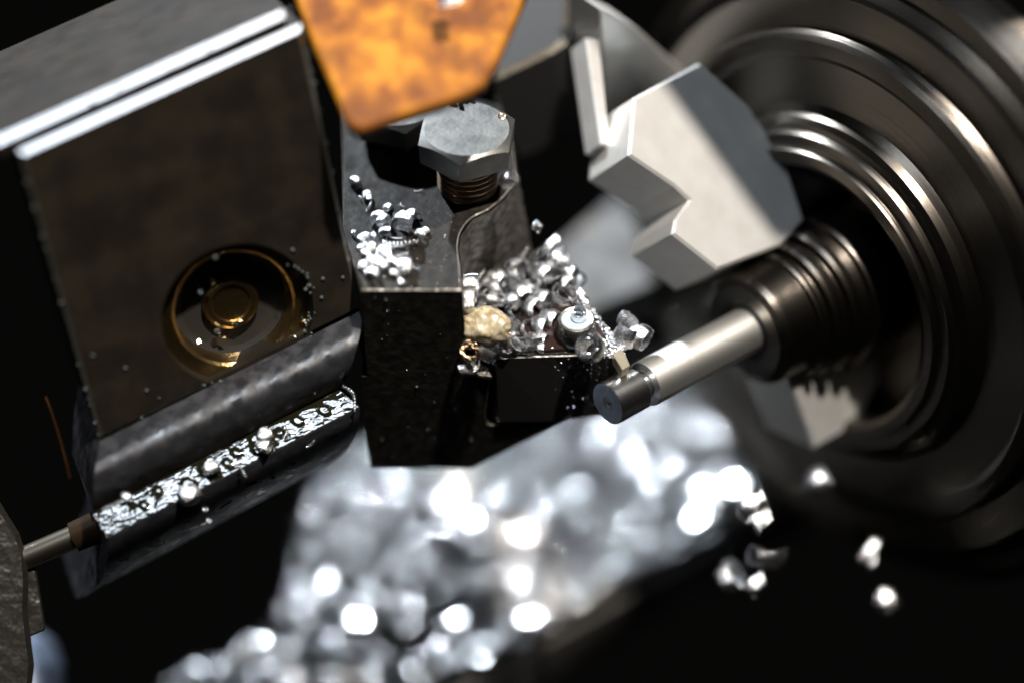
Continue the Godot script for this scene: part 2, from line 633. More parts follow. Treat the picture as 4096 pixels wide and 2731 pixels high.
func build_chips():
	chip_mesh["bed0"] = curl(201, 0.0036, 0.0008, 0.0017, 2.2, 0.0, 0.12)
	chip_mesh["bed1"] = curl(202, 0.0022, 0.0016, 0.0019, 0.9, 0.0, 0.15)
	chip_mesh["bed2"] = curl(203, 0.0027, 0.0020, 0.0024, 0.5, 0.0, 0.2)
	for i in 5:
		chip_mesh["roll%d" % i] = curl(100 + i, 0.0023 + 0.0003 * (i % 3), 0.0006 + 0.0001 * i, 0.0016 + 0.0001 * i, 1.7 + 0.28 * i, 0.00022, 0.3)
		chip_mesh["ring%d" % i] = curl(120 + i, 0.0014 + 0.00025 * (i % 3), 0.0016, 0.0019 + 0.0001 * i, 0.78 + 0.12 * i, 0.00012, 0.35)
		chip_mesh["scoop%d" % i] = curl(140 + i, 0.0019 + 0.0003 * (i % 3), 0.0012, 0.0022, 0.42 + 0.08 * i, 0.00018, 0.5)
		chip_mesh["coil%d" % i] = coil(160 + i, 0.0042 + 0.0006 * i, 0.00042, 6.0 + i, 0.00013)
		chip_mesh["shard%d" % i] = shard(180 + i, 0.0008)

# ---------------------------------------------------------------- lathe bed and its swarf
var way_y := 0.0
func bed():
	way_y = at(2000, 2200, 0.555).y
	var o := Vector3(0, way_y, 0)
	# front way: a machined strip whose near edge runs along the lathe
	var t := thing("front_way", at(2000, 2200, 0.56), "", "", "", "structure")
	var s := Shape.new()
	var p := px_poly([[250, 3650], [3250, 1970], [3900, 1300], [2700, 1400], [1330, 1850], [1180, 2330], [1150, 2620], [900, 2850], [500, 3500]], o, Vector3.UP)
	prism(s, p, Vector3(0, -0.02, 0), 0.0015)
	part(s, "way_surface", M.way_steel, t, t.position)
	# rear way
	t = thing("rear_way", at(2350, 1050, 0.53), "", "", "", "structure")
	s = Shape.new()
	var ry := t.position
	p = px_poly([[2040, 1130], [2480, 770], [2680, 1110], [2330, 1262], [2140, 1340]], ry, cam(0.05, 0.80, 0.6))
	prism(s, p, cam(-0.05, -0.80, -0.6) * 0.012, 0.001)
	part(s, "way_surface", M.way_steel, t, t.position)
func swarf():
	# bright heap of swarf on the front way
	var heap := thing("swarf_heap", on_level(1900, 2200, way_y), "bright heap of curled metal swarf spread over the machined bed strip", "swarf", "", "stuff")
	var outline := PackedVector2Array([Vector2(1330, 1880), Vector2(2350, 1560), Vector2(2780, 1560), Vector2(3010, 1990), Vector2(2950, 2090), Vector2(1850, 2700), Vector2(1500, 2860), Vector2(700, 2950), Vector2(620, 2760), Vector2(1000, 2600), Vector2(1190, 2420), Vector2(1200, 2200)])
	var spots := [[], [], [], []]
	var n := 0
	while n < 6000:
		var x := rng.randf_range(300, 3050)
		var y := rng.randf_range(1540, 2950)
		if not Geometry2D.is_point_in_polygon(Vector2(x, y), outline):
			continue
		var core := clampf(1.0 - Vector2((x - 1800) / 900.0, (y - 2200) / 420.0).length(), 0.0, 1.0)
		if rng.randf() > (0.35 + core if y < 2560 - (x - 1300) * 0.2 or x > 1900 else 0.10):
			continue
		var p := on_level(x, y, way_y) + Vector3(0, 0.0015 + 0.010 * core * rng.randf(), 0)
		spots[n % 4].append(Transform3D(random_basis(rng.randf_range(0.7, 1.7)), p))
		n += 1
	scatter(heap, "rolled_swarf", chip_mesh["bed0"], M.swarf_bright, spots[0])
	scatter(heap, "ring_swarf", chip_mesh["ring2"], M.chip, spots[1])
	scatter(heap, "scooped_swarf", chip_mesh["bed2"], M.swarf_bright, spots[2])
	scatter(heap, "flake_swarf", chip_mesh["shard1"], M.swarf_bright, spots[3])
	loose_chips()

# ---------------------------------------------------------------- chuck and workpiece share an axis
var pin_end := Vector3.ZERO
var axle := Vector3.ZERO
var up_jaw := Vector3.ZERO     # square to the axle, up and left in the picture
var near_jaw := Vector3.ZERO   # square to both, towards the lamp
func axis_setup():
	pin_end = at(2431, 1614, 0.4195)
	axle = (at(3011, 1310, 0.4425) - pin_end).normalized()
	up_jaw = (view * Vector3(-0.465, 0.885, 0)).normalized()
	up_jaw = (up_jaw - axle * axle.dot(up_jaw)).normalized()
	near_jaw = axle.cross(up_jaw).normalized()
	if near_jaw.dot(view * Vector3(0, 0, 1)) < 0:
		near_jaw = -near_jaw

func workpiece():
	var t := thing("workpiece_pin", pin_end, "bright turned metal pin held in the chuck, grooved near its free end", "workpiece")
	var s := Shape.new()
	var r := 5.0 * MM
	revolve(s, pin_end, axle, [[0, 0.00002], [0.00012, 0.6 * MM], [0.00002, 1.6 * MM], [0, r - 0.15 * MM], [0.00015, r], [8.5 * MM, r], [8.7 * MM, r - 0.2 * MM], [8.75 * MM, 3.0 * MM]], 128)
	part(s, "turned_head", M.turned_steel, t, pin_end)
	s = Shape.new()
	revolve(s, pin_end, axle, [[8.75 * MM, 3.0 * MM], [9.0 * MM, 2.7 * MM], [11.0 * MM, 2.7 * MM], [11.3 * MM, 3.0 * MM]], 96)
	part(s, "groove", M.turned_steel, t, pin_end)
	s = Shape.new()
	var R := 5.35 * MM
	revolve(s, pin_end, axle, [[11.3 * MM, 3.0 * MM], [11.25 * MM, R - 0.25 * MM]], 128)
	part(s, "groove_wall", M.turned_steel, t, pin_end)
	s = Shape.new()
	revolve(s, pin_end, axle, [[11.25 * MM, R - 0.25 * MM], [11.5 * MM, R], [60.0 * MM, R]], 160)
	part(s, "shank", M.shaft_steel, t, pin_end)

func ring(s: Shape, flat: Array, seg := 160):
	var p := []
	for q in flat:
		p.append([q[0] * MM, q[1] * MM])
	revolve(s, pin_end, axle, p, seg)
func chuck():
	axis_setup()
	var base := pin_end + axle * 0.08
	var t := thing("lathe_chuck", base, "large dark steel lathe chuck with stepped rings gripping the pin", "chuck")
	var s := Shape.new()
	ring(s, [[78, 20], [78, 33], [66, 33.2], [65.5, 34]])
	part(s, "recess", M.chuck_steel, t, base)
	s = Shape.new()
	ring(s, [[65.5, 34], [65.2, 34.6], [65.2, 37.0], [65.8, 37.3], [66.6, 37.4], [66.8, 38.2], [66.8, 40.4], [67.6, 40.8], [68.4, 41.0], [68.8, 42.4], [69.6, 43.8], [71.5, 44.6]])
	part(s, "stepped_ring", M.chuck_steel, t, base)
	s = Shape.new()
	ring(s, [[71.5, 44.6], [73, 46], [73, 57], [72.6, 57.6]])
	part(s, "face_plate", M.chuck_steel, t, base)
	s = Shape.new()
	ring(s, [[72.6, 57.6], [72.2, 58.4], [72.6, 61.5], [73.6, 62.6], [75, 63]])
	part(s, "raised_ring", M.chuck_steel, t, base)
	s = Shape.new()
	ring(s, [[75, 63], [76, 63.5], [76, 72], [76.6, 73], [77.4, 74], [78.6, 75.4]])
	part(s, "outer_plate", M.chuck_steel, t, base)
	s = Shape.new()
	ring(s, [[78.6, 75.4], [79, 76], [79, 80], [80.5, 81.6]])
	part(s, "outer_ring", M.chuck_steel, t, base)
	s = Shape.new()
	ring(s, [[80.5, 81.6], [83, 84], [86, 85], [150, 85], [150, 1]])
	part(s, "chuck_body", M.chuck_steel, t, base)
	# nose collar round the pin
	var nose := Shape.new()
	ring(nose, [[44, 5.5], [43, 7.5], [42.6, 11.4], [43.2, 13.0], [44.6, 13.9], [52.0, 14.6]])
	part(nose, "nose_collar", M.chuck_steel, t, base)
	s = Shape.new()
	ring(s, [[52.0, 14.6], [52.2, 15.6], [52.8, 16.0], [53.6, 16.0], [54.2, 15.5], [54.4, 14.6]])
	part(s, "collar_ridge", M.chuck_steel, t, base)
	s = Shape.new()
	ring(s, [[54.4, 14.6], [55.6, 14.8], [55.8, 16.6], [56.6, 17.2], [58.6, 17.2], [59.2, 16.8], [59.4, 15.6]])
	part(s, "collar_ridge", M.chuck_steel, t, base)
	s = Shape.new()
	ring(s, [[59.4, 15.6], [60.6, 15.8], [60.8, 17.6], [61.6, 18.2], [63.4, 18.2], [64, 17.6]])
	part(s, "collar_ridge", M.chuck_steel, t, base)
	s = Shape.new()
	ring(s, [[64, 17.6], [66, 18.0], [66.2, 19.6], [67, 20], [78, 20]])
	part(s, "collar_base", M.chuck_steel, t, base)
	# the jaw that catches the lamp
	jaw(t, base)
	# the lower jaw
	var side := (near_jaw * 0.84 - up_jaw * 0.54).normalized()
	var o := at(3270, 1560, 0.4515)
	s = Shape.new()
	var p := px_poly([[3145, 1490], [3320, 1440], [3560, 1430], [3440, 1690], [3262, 1795]], o, side)
	prism(s, p, -side * 0.017, 0.0006)
	part(s, "jaw", M.jaw_steel, t, base)

func jaw(t: Node3D, base: Vector3):
	var o := pin_end + near_jaw * 0.0095
	var s := Shape.new()
	var p := px_poly([[2872, 1078], [2690, 935], [2700, 880], [2758, 800], [2700, 745], [2515, 620], [2535, 390], [2800, 250], [3000, 430], [3140, 640], [3220, 880], [3130, 980]], o, near_jaw)
	prism(s, p, -near_jaw * 0.019, 0.0006)
	part(s, "jaw", M.jaw_steel, t, base)
	# the jaw's outer block, one step further out
	s = Shape.new()
	var front := (near_jaw * 0.61 - up_jaw * 0.79).normalized()
	o = at(2500, 350, 0.459)
	p = px_poly([[2440, 590], [2425, 340], [2400, 40], [2560, 120], [2780, 330], [2600, 480], [2520, 640]], o, front)
	prism(s, p, -front * 0.012, 0.0005)
	part(s, "jaw_block", M.jaw_steel, t, base)
	s = Shape.new()
	o = pin_end - near_jaw * 0.001
	p = px_poly([[2345, 150], [2400, 150], [2445, 590], [2405, 575]], o, near_jaw)
	prism(s, p, -near_jaw * 0.008, 0.0005)
	part(s, "jaw_key", M.jaw_steel, t, base)

# curved hood guard over the chuck, above the picture: its edge casts the slanting shadow on the jaw
func chuck_guard():
	var o := pin_end + near_jaw * 0.0095
	var inner := []
	var outer := []
	for q in [[2380, -40, 0.12], [2590, 250, 0.12], [2830, 580, 0.12], [3060, 900, 0.12], [3110, 965, 0.12]]:
		var a := on_plane(q[0], q[1], o, near_jaw)
		inner.append(a + (KEY_AT - a) * q[2])
		outer.append(inner[-1] + Vector3(0.32, 0.0, -0.08))
	var t := thing("chuck_guard", inner[0], "grey sheet metal hood guard hinged over the chuck", "guard")
	var s := Shape.new()
	var lift := Vector3(0, 0.002, 0)
	for i in inner.size() - 1:
		s.quad(inner[i], inner[i + 1], outer[i + 1], outer[i], Vector3.DOWN)
		s.quad(inner[i] + lift, inner[i + 1] + lift, outer[i + 1] + lift, outer[i] + lift, Vector3.UP)
		s.quad(inner[i], inner[i + 1], inner[i + 1] + lift, inner[i] + lift, Vector3.LEFT)
		s.quad(outer[i], outer[i + 1], outer[i + 1] + lift, outer[i] + lift, Vector3.RIGHT)
	part(s, "guard_sheet", M.guard_grey, t, inner[0])

# ---------------------------------------------------------------- tool post on the left
func tool_post():
	var e1 := cam(0.905, 0.40, -0.18)
	var e2 := cam(0.25, -0.97, -0.55)
	var n := e1.cross(e2).normalized()
	if n.dot(view * Vector3(0, 0, 1)) < 0:
		n = -n
	var o := at(1445, 1240, 0.417)
	var base := on_plane(900, 1500, o, n)
	var t := thing("tool_post", base, "big dark oily steel tool post with a round screw recess in its face", "tool post")
	var TL := on_plane(72, 610, o, n)
	var TR := on_plane(1208, 100, o, n)
	var BR := on_plane(1447, 1240, o, n)
	var BL := on_plane(398, 1762, o, n)
	var deep := -n * 0.055
	# face with a round recess
	var ctr := on_plane(953, 1263, o, n)
	var R := 16.6 * MM
	var ax := e1
	var ay := n.cross(e1).normalized()
	var quad := [TL, TR, BR, BL]
	var s := Shape.new()
	var b := 1.0 * MM
	var face := inset(quad, n, b)
	var f2 := PackedVector2Array()
	for q in face:
		f2.append(Vector2((q - ctr).dot(ax), (q - ctr).dot(ay)))
	var angs := []
	for i in 120:
		angs.append(TAU * i / 120.0)
	for q in f2:
		angs.append(fposmod(q.angle(), TAU))
	angs.sort()
	var rim := []
	var outer := []
	for a in angs:
		var d := Vector2(cos(a), sin(a))
		var best := 1.0
		for i in 4:
			var h = Geometry2D.segment_intersects_segment(Vector2.ZERO, d * 1.0, f2[i], f2[(i + 1) % 4])
			if h != null:
				best = minf(best, h.length())
		outer.append(ctr + (ax * d.x + ay * d.y) * best)
		rim.append(ctr + (ax * d.x + ay * d.y) * R)
	for i in angs.size():
		var j := (i + 1) % angs.size()
		s.quad(rim[i], rim[j], outer[j], outer[i], n)
	var lo := []
	for q in quad:
		lo.append(q - n * b)
	var mid := (TL + TR + BR + BL) / 4.0
	for i in 4:
		var j := (i + 1) % 4
		var out: Vector3 = (quad[i] + quad[j]) / 2.0 - mid
		s.quad(lo[i], lo[j], lo[j] + deep, lo[i] + deep, out)
	part(s, "body", M.post_steel, t, base)
	# chamfers round the face, the top one rubbed bright
	for i in 4:
		var j := (i + 1) % 4
		s = Shape.new()
		s.quad(face[i], face[j], lo[j], lo[i], n + ((quad[i] + quad[j]) / 2.0 - mid).normalized())
		part(s, "chamfer", M.plate_chamfer if i == 0 else M.edge_dull, t, base)
	# plate on top, its front edge rubbed bright
	var upw := (TL - BL).normalized()
	var sid := (TR - TL).normalized()
	var nn := sid.cross(upw).normalized()
	if nn.dot(n) < 0: nn = -nn
	var f0 := TL - n * 1.6 * MM + upw * 0.0002 - sid * 0.004
	var f1 := TR - n * 1.6 * MM + upw * 0.0002 - sid * 0.003
	var th := 3.6 * MM
	s = Shape.new()
	var edge := Shape.new()
	var tb := 1.2 * MM
	s.quad(f0, f1, f1 + upw * (th - tb), f0 + upw * (th - tb), n)
	edge.quad(f0 + upw * (th - tb), f1 + upw * (th - tb), f1 + upw * th - n * tb, f0 + upw * th - n * tb, n + upw)
	s.quad(f0 + upw * th - n * tb, f1 + upw * th - n * tb, f1 + upw * th - n * 0.055, f0 + upw * th - n * 0.055, upw)
	s.quad(f1, f1 + upw * (th - tb), f1 + upw * th - n * 0.055, f1 - n * 0.055, sid)
	var pl := part(s, "top_plate", M.post_steel, t, base)
	part(edge, "rubbed_edge", M.plate_chamfer, pl, base)
	# recess: wall, bronze step, bottom, cap screw
	s = Shape.new()
	revolve(s, ctr, -n, [[0, R + 0.25 * MM], [0.25 * MM, R], [4.0 * MM, R]], 96)
	flip_inward(s, ctr, n)
	var rc := part(s, "recess_wall", M.post_steel, t, base)
	s = Shape.new()
	revolve(s, ctr, -n, [[4.0 * MM, R], [4.0 * MM, 13.6 * MM], [4.6 * MM, 13.0 * MM], [8.5 * MM, 12.4 * MM]], 96)
	flip_inward(s, ctr, n)
	part(s, "bronze_bush", M.bronze, t, base)
	s = Shape.new()
	revolve(s, ctr, -n, [[8.5 * MM, 12.4 * MM], [9.0 * MM, 11.0 * MM], [9.0 * MM, 0.01 * MM]], 96)
	flip_inward(s, ctr, n)
	part(s, "recess_floor", M.screw_black, t, base)
	s = Shape.new()
	revolve(s, ctr - n * 9.0 * MM, n, [[0, 6.4 * MM], [1.6 * MM, 6.2 * MM], [2.2 * MM, 5.4 * MM], [2.0 * MM, 4.4 * MM], [1.4 * MM, 4.2 * MM], [1.4 * MM, 0.01 * MM]], 72)
	var cs := part(s, "cap_screw", M.bronze, t, base)
	post_lip(t, base, o, n)
	# beads of coolant round the recess and over the face
	var places := []
	for k in 46:
		var a := rng.randf_range(-2.4, 0.4)
		var rr := R + rng.randf_range(-1.2, 0.8) * MM
		places.append(Transform3D(random_basis(rng.randf_range(0.4, 1.0)), ctr + (ax * cos(a) + ay * sin(a)) * rr + n * 0.0001))
	for q in [[1290, 1115], [1370, 1110], [1285, 1190], [1150, 1060], [1200, 1390], [1270, 1430], [585, 1560], [565, 1670], [400, 1790], [410, 1830], [370, 1420], [500, 1470], [1170, 1000], [860, 1030], [635, 1590], [700, 1640], [800, 1170], [860, 1600], [560, 1850], [520, 1900]]:
		places.append(Transform3D(random_basis(rng.randf_range(0.5, 1.1)), on_plane(q[0], q[1], o, n) + n * 0.0001))
	for k in 30:
		places.append(Transform3D(random_basis(rng.randf_range(0.5, 1.2)), TL.lerp(TR, rng.randf()) - n * rng.randf_range(0.5, 9.0) * MM + upw * 2.8 * MM))
	for k in 26:
		var f := rng.randf()
		places.append(Transform3D(random_basis(rng.randf_range(0.4, 0.9)), (TL.lerp(BL, f) if k % 2 == 0 else TR.lerp(BR, f)) - n * 0.6 * MM))
	var bead := SphereMesh.new()
	bead.radius = 0.0005
	bead.height = 0.001
	bead.radial_segments = 12
	bead.rings = 6
	scatter(t, "coolant_beads", bead, M.drop, places)
	var bits := []
	for k in 26:
		var a := rng.randf_range(-1.9, -0.5)
		bits.append(Transform3D(random_basis(rng.randf_range(0.4, 1.0)), ctr + (ax * cos(a) + ay * sin(a)) * rng.randf_range(13.2, 16.8) * MM - n * rng.randf_range(0.0, 3.6) * MM))
	for q in [[850, 1130], [960, 1285], [935, 1300], [870, 1325], [885, 1345], [730, 1360], [795, 1370]]:
		bits.append(Transform3D(random_basis(1.5), on_plane(q[0], q[1], ctr - n * 7.0 * MM, n)))
	scatter(t, "metal_bits", chip_mesh["shard2"], M.grit, bits)
func flip_inward(s: Shape, ctr: Vector3, n: Vector3):
	# a revolved hollow seen from outside: normals point to the axis or out of the mouth
	for i in range(0, s.v.size(), 3):
		var p := (s.v[i] + s.v[i + 1] + s.v[i + 2]) / 3.0
		var rad := (p - ctr) - n * (p - ctr).dot(n)
		var g := s.n[i]
		if g.dot(n * 0.8 - rad.normalized() * 0.6) < 0.0:
			for k in 3:
				s.n[i + k] = -s.n[i + k]
			var a := s.v[i + 1]
			s.v[i + 1] = s.v[i + 2]
			s.v[i + 2] = a
			var b := s.n[i + 1]
			s.n[i + 1] = s.n[i + 2]
			s.n[i + 2] = b

# the rounded wet lip, the oily ledge and the curved underside below the face
func post_lip(t: Node3D, base: Vector3, o: Vector3, n: Vector3):
	var dl := (on_plane(398, 1762, o, n) - eye).dot(view * Vector3(0, 0, -1))
	var dr := (on_plane(1447, 1240, o, n) - eye).dot(view * Vector3(0, 0, -1))
	var lip := [[398, 1762, 1447, 1240, 0.0], [392, 1790, 1446, 1268, -1.2], [384, 1840, 1442, 1318, -3.2], [377, 1895, 1430, 1375, -4.2], [372, 1945, 1415, 1430, -3.6], [370, 1985, 1400, 1475, -2.4], [370, 2018, 1385, 1512, -0.4], [371, 2042, 1366, 1542, 1.6], [369, 2056, 1352, 1556, 2.2]]
	var low := [[428, 2148, 1436, 1627, 0.4], [432, 2160, 1438, 1640, 0.8], [432, 2200, 1434, 1685, 2.8], [424, 2262, 1418, 1745, 7.5], [398, 2325, 1376, 1808, 15.0], [352, 2378, 1310, 1856, 25.0], [300, 2390, 1250, 1862, 34.0]]
	for k in 2:
		var rows := []
		var prof: Array = lip if k == 0 else low
		var Lp := []
		var Rp := []
		for q in prof:
			Lp.append(at(q[0], q[1], dl + q[4] * MM))
			Rp.append(at(q[2], q[3], dr + q[4] * MM))
		Lp = smooth_line(Lp, 5)
		Rp = smooth_line(Rp, 5)
		var wob := FastNoiseLite.new()
		wob.seed = 5 + k
		wob.frequency = 0.5
		var cols := 140
		for i in Lp.size():
			var row := []
			for j in cols:
				var f := float(j) / (cols - 1)
				var p: Vector3 = Lp[i].lerp(Rp[i], f)
				var amp := 0.00018 if k == 0 else 0.00012
				var fi := float(i) / Lp.size()
				row.append(p + (view * Vector3(0, 0.3, 1)) * wob.get_noise_2d(f * 17.0, fi * 5.0) * amp * sin(fi * PI))
			rows.append(row)
		var s := Shape.new()
		sheet(s, rows, view * Vector3(0, 0, 1))
		# ends
		var back: Vector3 = -n * 0.03
		for e in [0, cols - 1]:
			var pts := []
			for r in rows:
				pts.append(r[e])
			for i in pts.size() - 1:
				s.quad(pts[i], pts[i + 1], pts[i + 1] + back, pts[i] + back, (rows[0][e] - rows[0][cols / 2]))
		part(s, "rounded_lip" if k == 0 else "curved_underside", M.wet_steel, t, base)
	# the ledge with oil standing on it
	var A := at(369, 2056, dl + 2.2 * MM)
	var B := at(1352, 1556, dr + 2.2 * MM)
	var C := at(1436, 1627, dr + 0.4 * MM)
	var D := at(428, 2148, dl + 0.4 * MM)
	var s := Shape.new()
	var up := (B - A).cross(D - A).normalized()
	if up.dot(Vector3.UP) < 0: up = -up
	s.quad(A, B, C, D, up)
	part(s, "ledge", M.ledge_steel, t, base)
	var film := []
	var n1 := FastNoiseLite.new()
	n1.seed = 71
	n1.frequency = 0.13
	n1.fractal_octaves = 3
	var n2 := FastNoiseLite.new()
	n2.seed = 74
	n2.frequency = 0.6
	n2.fractal_octaves = 2
	var pools := [[0.64, 0.35, 0.9], [0.62, 0.7, 0.8], [0.43, 0.45, 1.0], [0.34, 0.7, 0.9], [0.80, 0.4, 0.5], [0.72, 0.5, 0.4], [0.55, 0.4, 0.35], [0.50, 0.6, 0.3], [0.24, 0.35, 0.3], [0.17, 0.6, 0.25], [0.9, 0.5, 0.6]]
	var cols := 480
	var rws := 40
	for i in rws:
		var row := []
		for j in cols:
			var f := float(j) / (cols - 1)
			var g := float(i) / (rws - 1)
			var p: Vector3 = A.lerp(B, f).lerp(D.lerp(C, f), 0.02 + 0.97 * g)
			var x := f * 60.0
			var y := g * 4.4
			var h := 0.00011 * n1.get_noise_2d(x * 0.9, y * 3.0 + 0.1 * x) + 0.000055 * n1.get_noise_2d(x * 2.6 + 50.0, y * 6.0) + 0.000012 * n2.get_noise_2d(x * 2.2, y * 5.0)
			for q in pools:
				var dd := Vector2((f - q[0]) * 57.0, (g - q[1]) * 4.6).length()
				h += 0.00035 * exp(-pow(maxf(dd - q[2], 0.0) / 0.55, 2.0))
			row.append(p + up * (0.00025 + h))
		film.append(row)
	s = Shape.new()
	sheet(s, film, up)
	part(s, "oil_film", M.oil, t, base)

# ---------------------------------------------------------------- black tool holder with its clamping bolts
var top_y := 0.0
var front_z := 0.0
var seat_y := 0.0
func holder():
	var key := at(1640, 1160, 0.405)
	top_y = key.y
	front_z = key.z
	seat_y = top_y - 0.0268
	var base := Vector3(key.x, top_y - 0.055, front_z - 0.02)
	var t := thing("tool_holder", base, "blocky black tool holder with a worn bright front edge and S-curved wall", "tool holder")
	var P := Vector3(0, top_y, 0)
	var S := smooth_line(px_poly([[1846, 1156], [1838, 1060], [1831, 985], [1843, 925], [1885, 872], [1950, 838], [2005, 795], [2048, 742], [2066, 690]], P, Vector3.UP), 5)
	var plan := [on_level(1442, 1164, top_y)]
	plan.append_array(S)
	plan.append_array(px_poly([[2050, 560], [1990, 380], [1370, 380], [1370, 900]], P, Vector3.UP))
	plan[0].z = front_z
	S[0].z = front_z
	plan[1].z = front_z
	var low := []
	for i in plan.size():
		var q: Vector3 = plan[i]
		var f := clampf(float(i - 1) / (S.size() - 1), 0.0, 1.0) if i >= 1 and i <= S.size() else (1.0 if i < S.size() + 2 and i > 0 else 0.0)
		var bulge := 3.2 * MM * smoothstep(0.45, 1.0, f)
		low.append(Vector3(q.x + bulge, seat_y, q.z))
	var s := Shape.new()
	var edge := Shape.new()
	loft(s, plan, low, 0.32 * MM, edge, false)
	var bd := part(s, "upper_block", M.black_oxide, t, base)
	part(edge, "worn_edge", M.worn_steel, bd, base)
	# rough cast skin on the S-curved wall, 0.1 mm proud
	var rows := []
	var wob := FastNoiseLite.new()
	wob.seed = 9
	wob.frequency = 0.25
	wob.fractal_octaves = 3
	for k in 25:
		var f := float(k) / 24.0
		var row := []
		for i in S.size():
			var a: Vector3 = plan[i + 1]
			var b: Vector3 = low[i + 1]
			var tn: Vector3 = (plan[mini(i + 2, S.size())] - plan[maxi(i, 1)]).normalized()
			var nn := tn.cross(Vector3.UP).normalized()
			if nn.dot(Vector3(1, 0, 0.4)) < 0: nn = -nn
			var g := float(i) / (S.size() - 1)
			var dent := 0.0005 * wob.get_noise_2d(g * 14.0, f * 14.0) + 0.0009 * smoothstep(0.5, 1.0, g) * wob.get_noise_2d(g * 5.0 + 30.0, f * 6.0)
			row.append(a.lerp(b, 0.016 + 0.984 * f) + nn * (0.0003 + absf(dent)))
		rows.append(row)
	s = Shape.new()
	sheet(s, rows, Vector3(1, 0, 0.4))
	part(s, "curved_wall", M.cast_wall, t, base)
	# lower block with the slot for the tool
	var Z := Vector3(0, 0, front_z)
	var fp := px_poly([[1446, 1500], [1848, 1496], [1966, 1507], [1955, 1532], [1938, 1665], [1950, 1697], [2072, 1703], [2112, 1730], [2205, 1688], [2285, 1664], [1890, 1870], [1482, 1870], [1468, 1760]], Z, Vector3.BACK)
	fp[0].y = seat_y + 0.0001
	fp[1].y = seat_y + 0.0001
	s = Shape.new()
	prism(s, fp, Vector3(0, 0, -0.040), 0.02 * MM)
	bd = part(s, "lower_block", M.black_oxide, t, base)
	s = Shape.new()
	tube(s, fp.slice(2, 8), 0.13 * MM, 6)
	part(s, "worn_edge", M.worn_steel, bd, base)
	s = Shape.new()
	tube(s, fp.slice(8, 11), 0.12 * MM, 6)
	part(s, "worn_edge", M.edge_dull, bd, base)
	# small bright ledge and the bright triangular facet in the slot
	s = Shape.new()
	var lp := px_poly([[1849, 1490], [1968, 1502], [1958, 1465], [1905, 1440], [1849, 1432]], Vector3(0, seat_y + 0.0012, 0), Vector3.UP)
	prism(s, lp, Vector3(0, -0.0014, 0), 0.0003)
	part(s, "ledge", M.worn_steel, t, base)
	s = Shape.new()
	var fz := Vector3(0, 0, front_z - 0.0004)
	lp = px_poly([[2080, 1692], [2196, 1684], [2112, 1731]], fz, Vector3(0, 0.45, 0.9).normalized())
	prism(s, lp, Vector3(0, -0.3, -0.9) * 0.002, 0.0002)
	part(s, "slot_facet", M.worn_steel, t, base)
	bolt(on_level(1872, 744, top_y), 16.6 * MM, "grey hex bolt with wet chips, its threaded neck screwed into the black holder", 0.41)
	bolt(on_level(1600, 520, top_y), 9.0 * MM, "hex bolt on the black holder mostly hidden under the orange plate", 0.7)

func bolt(foot: Vector3, rise: float, label: String, turn: float):
	var t := thing("clamp_bolt", foot, label, "bolt", "clamp bolts of the tool holder")
	var s := Shape.new()
	var prof := [[-0.004, 6.6 * MM]]
	var y := -0.004
	while y < rise - 6.2 * MM:
		prof.append([y + 0.55 * MM, 6.9 * MM])
		prof.append([y + 0.75 * MM, 6.9 * MM])
		prof.append([y + 1.25 * MM, 6.1 * MM])
		y += 1.5 * MM
	revolve(s, foot, Vector3.UP, prof, 72)
	part(s, "threaded_neck", M.thread_steel, t, foot)
	# hexagonal head whose rim is cut by a cone
	s = Shape.new()
	var Rc := 11.6 * MM
	var hh := 6.2 * MM
	var r0 := 9.4 * MM
	var m := 96
	var top := []
	var rimp := []
	var botp := []
	for i in m:
		var a := TAU * i / m
		var k := fposmod(a, TAU / 6.0) - TAU / 12.0
		var rho := Rc * cos(PI / 6.0) / cos(k)
		var d := Vector3(cos(a + turn), 0, -sin(a + turn))
		top.append(foot + Vector3.UP * rise + d * r0)
		rimp.append(foot + Vector3.UP * (rise - maxf(0.0, rho - r0) * 0.5) + d * rho)
		botp.append(foot + Vector3.UP * (rise - hh) + d * (rho - 0.3 * MM))
	for i in m:
		var j := (i + 1) % m
		s.tri(foot + Vector3.UP * rise, top[i], top[j], Vector3.UP)
		s.quad(top[i], top[j], rimp[j], rimp[i], Vector3.UP)
		s.quad(rimp[i], rimp[j], botp[j], botp[i], (rimp[i] - foot) * Vector3(1, 0, 1))
		s.tri(foot + Vector3.UP * (rise - hh), botp[i], botp[j], Vector3.DOWN)
	var hd := part(s, "hex_head", M.bolt_steel, t, foot)
	if turn < 0.6:
		# punched dimple near a corner
		s = Shape.new()
		var dp := on_level(2008, 470, top_y + rise - 0.4 * MM)
		revolve(s, dp, Vector3.UP, [[0.4 * MM, 1.15 * MM], [0.55 * MM, 0.9 * MM], [0.4 * MM, 0.6 * MM], [0.1 * MM, 0.01 * MM]], 24)
		part(s, "punched_dimple", M.thread_steel, hd, foot)

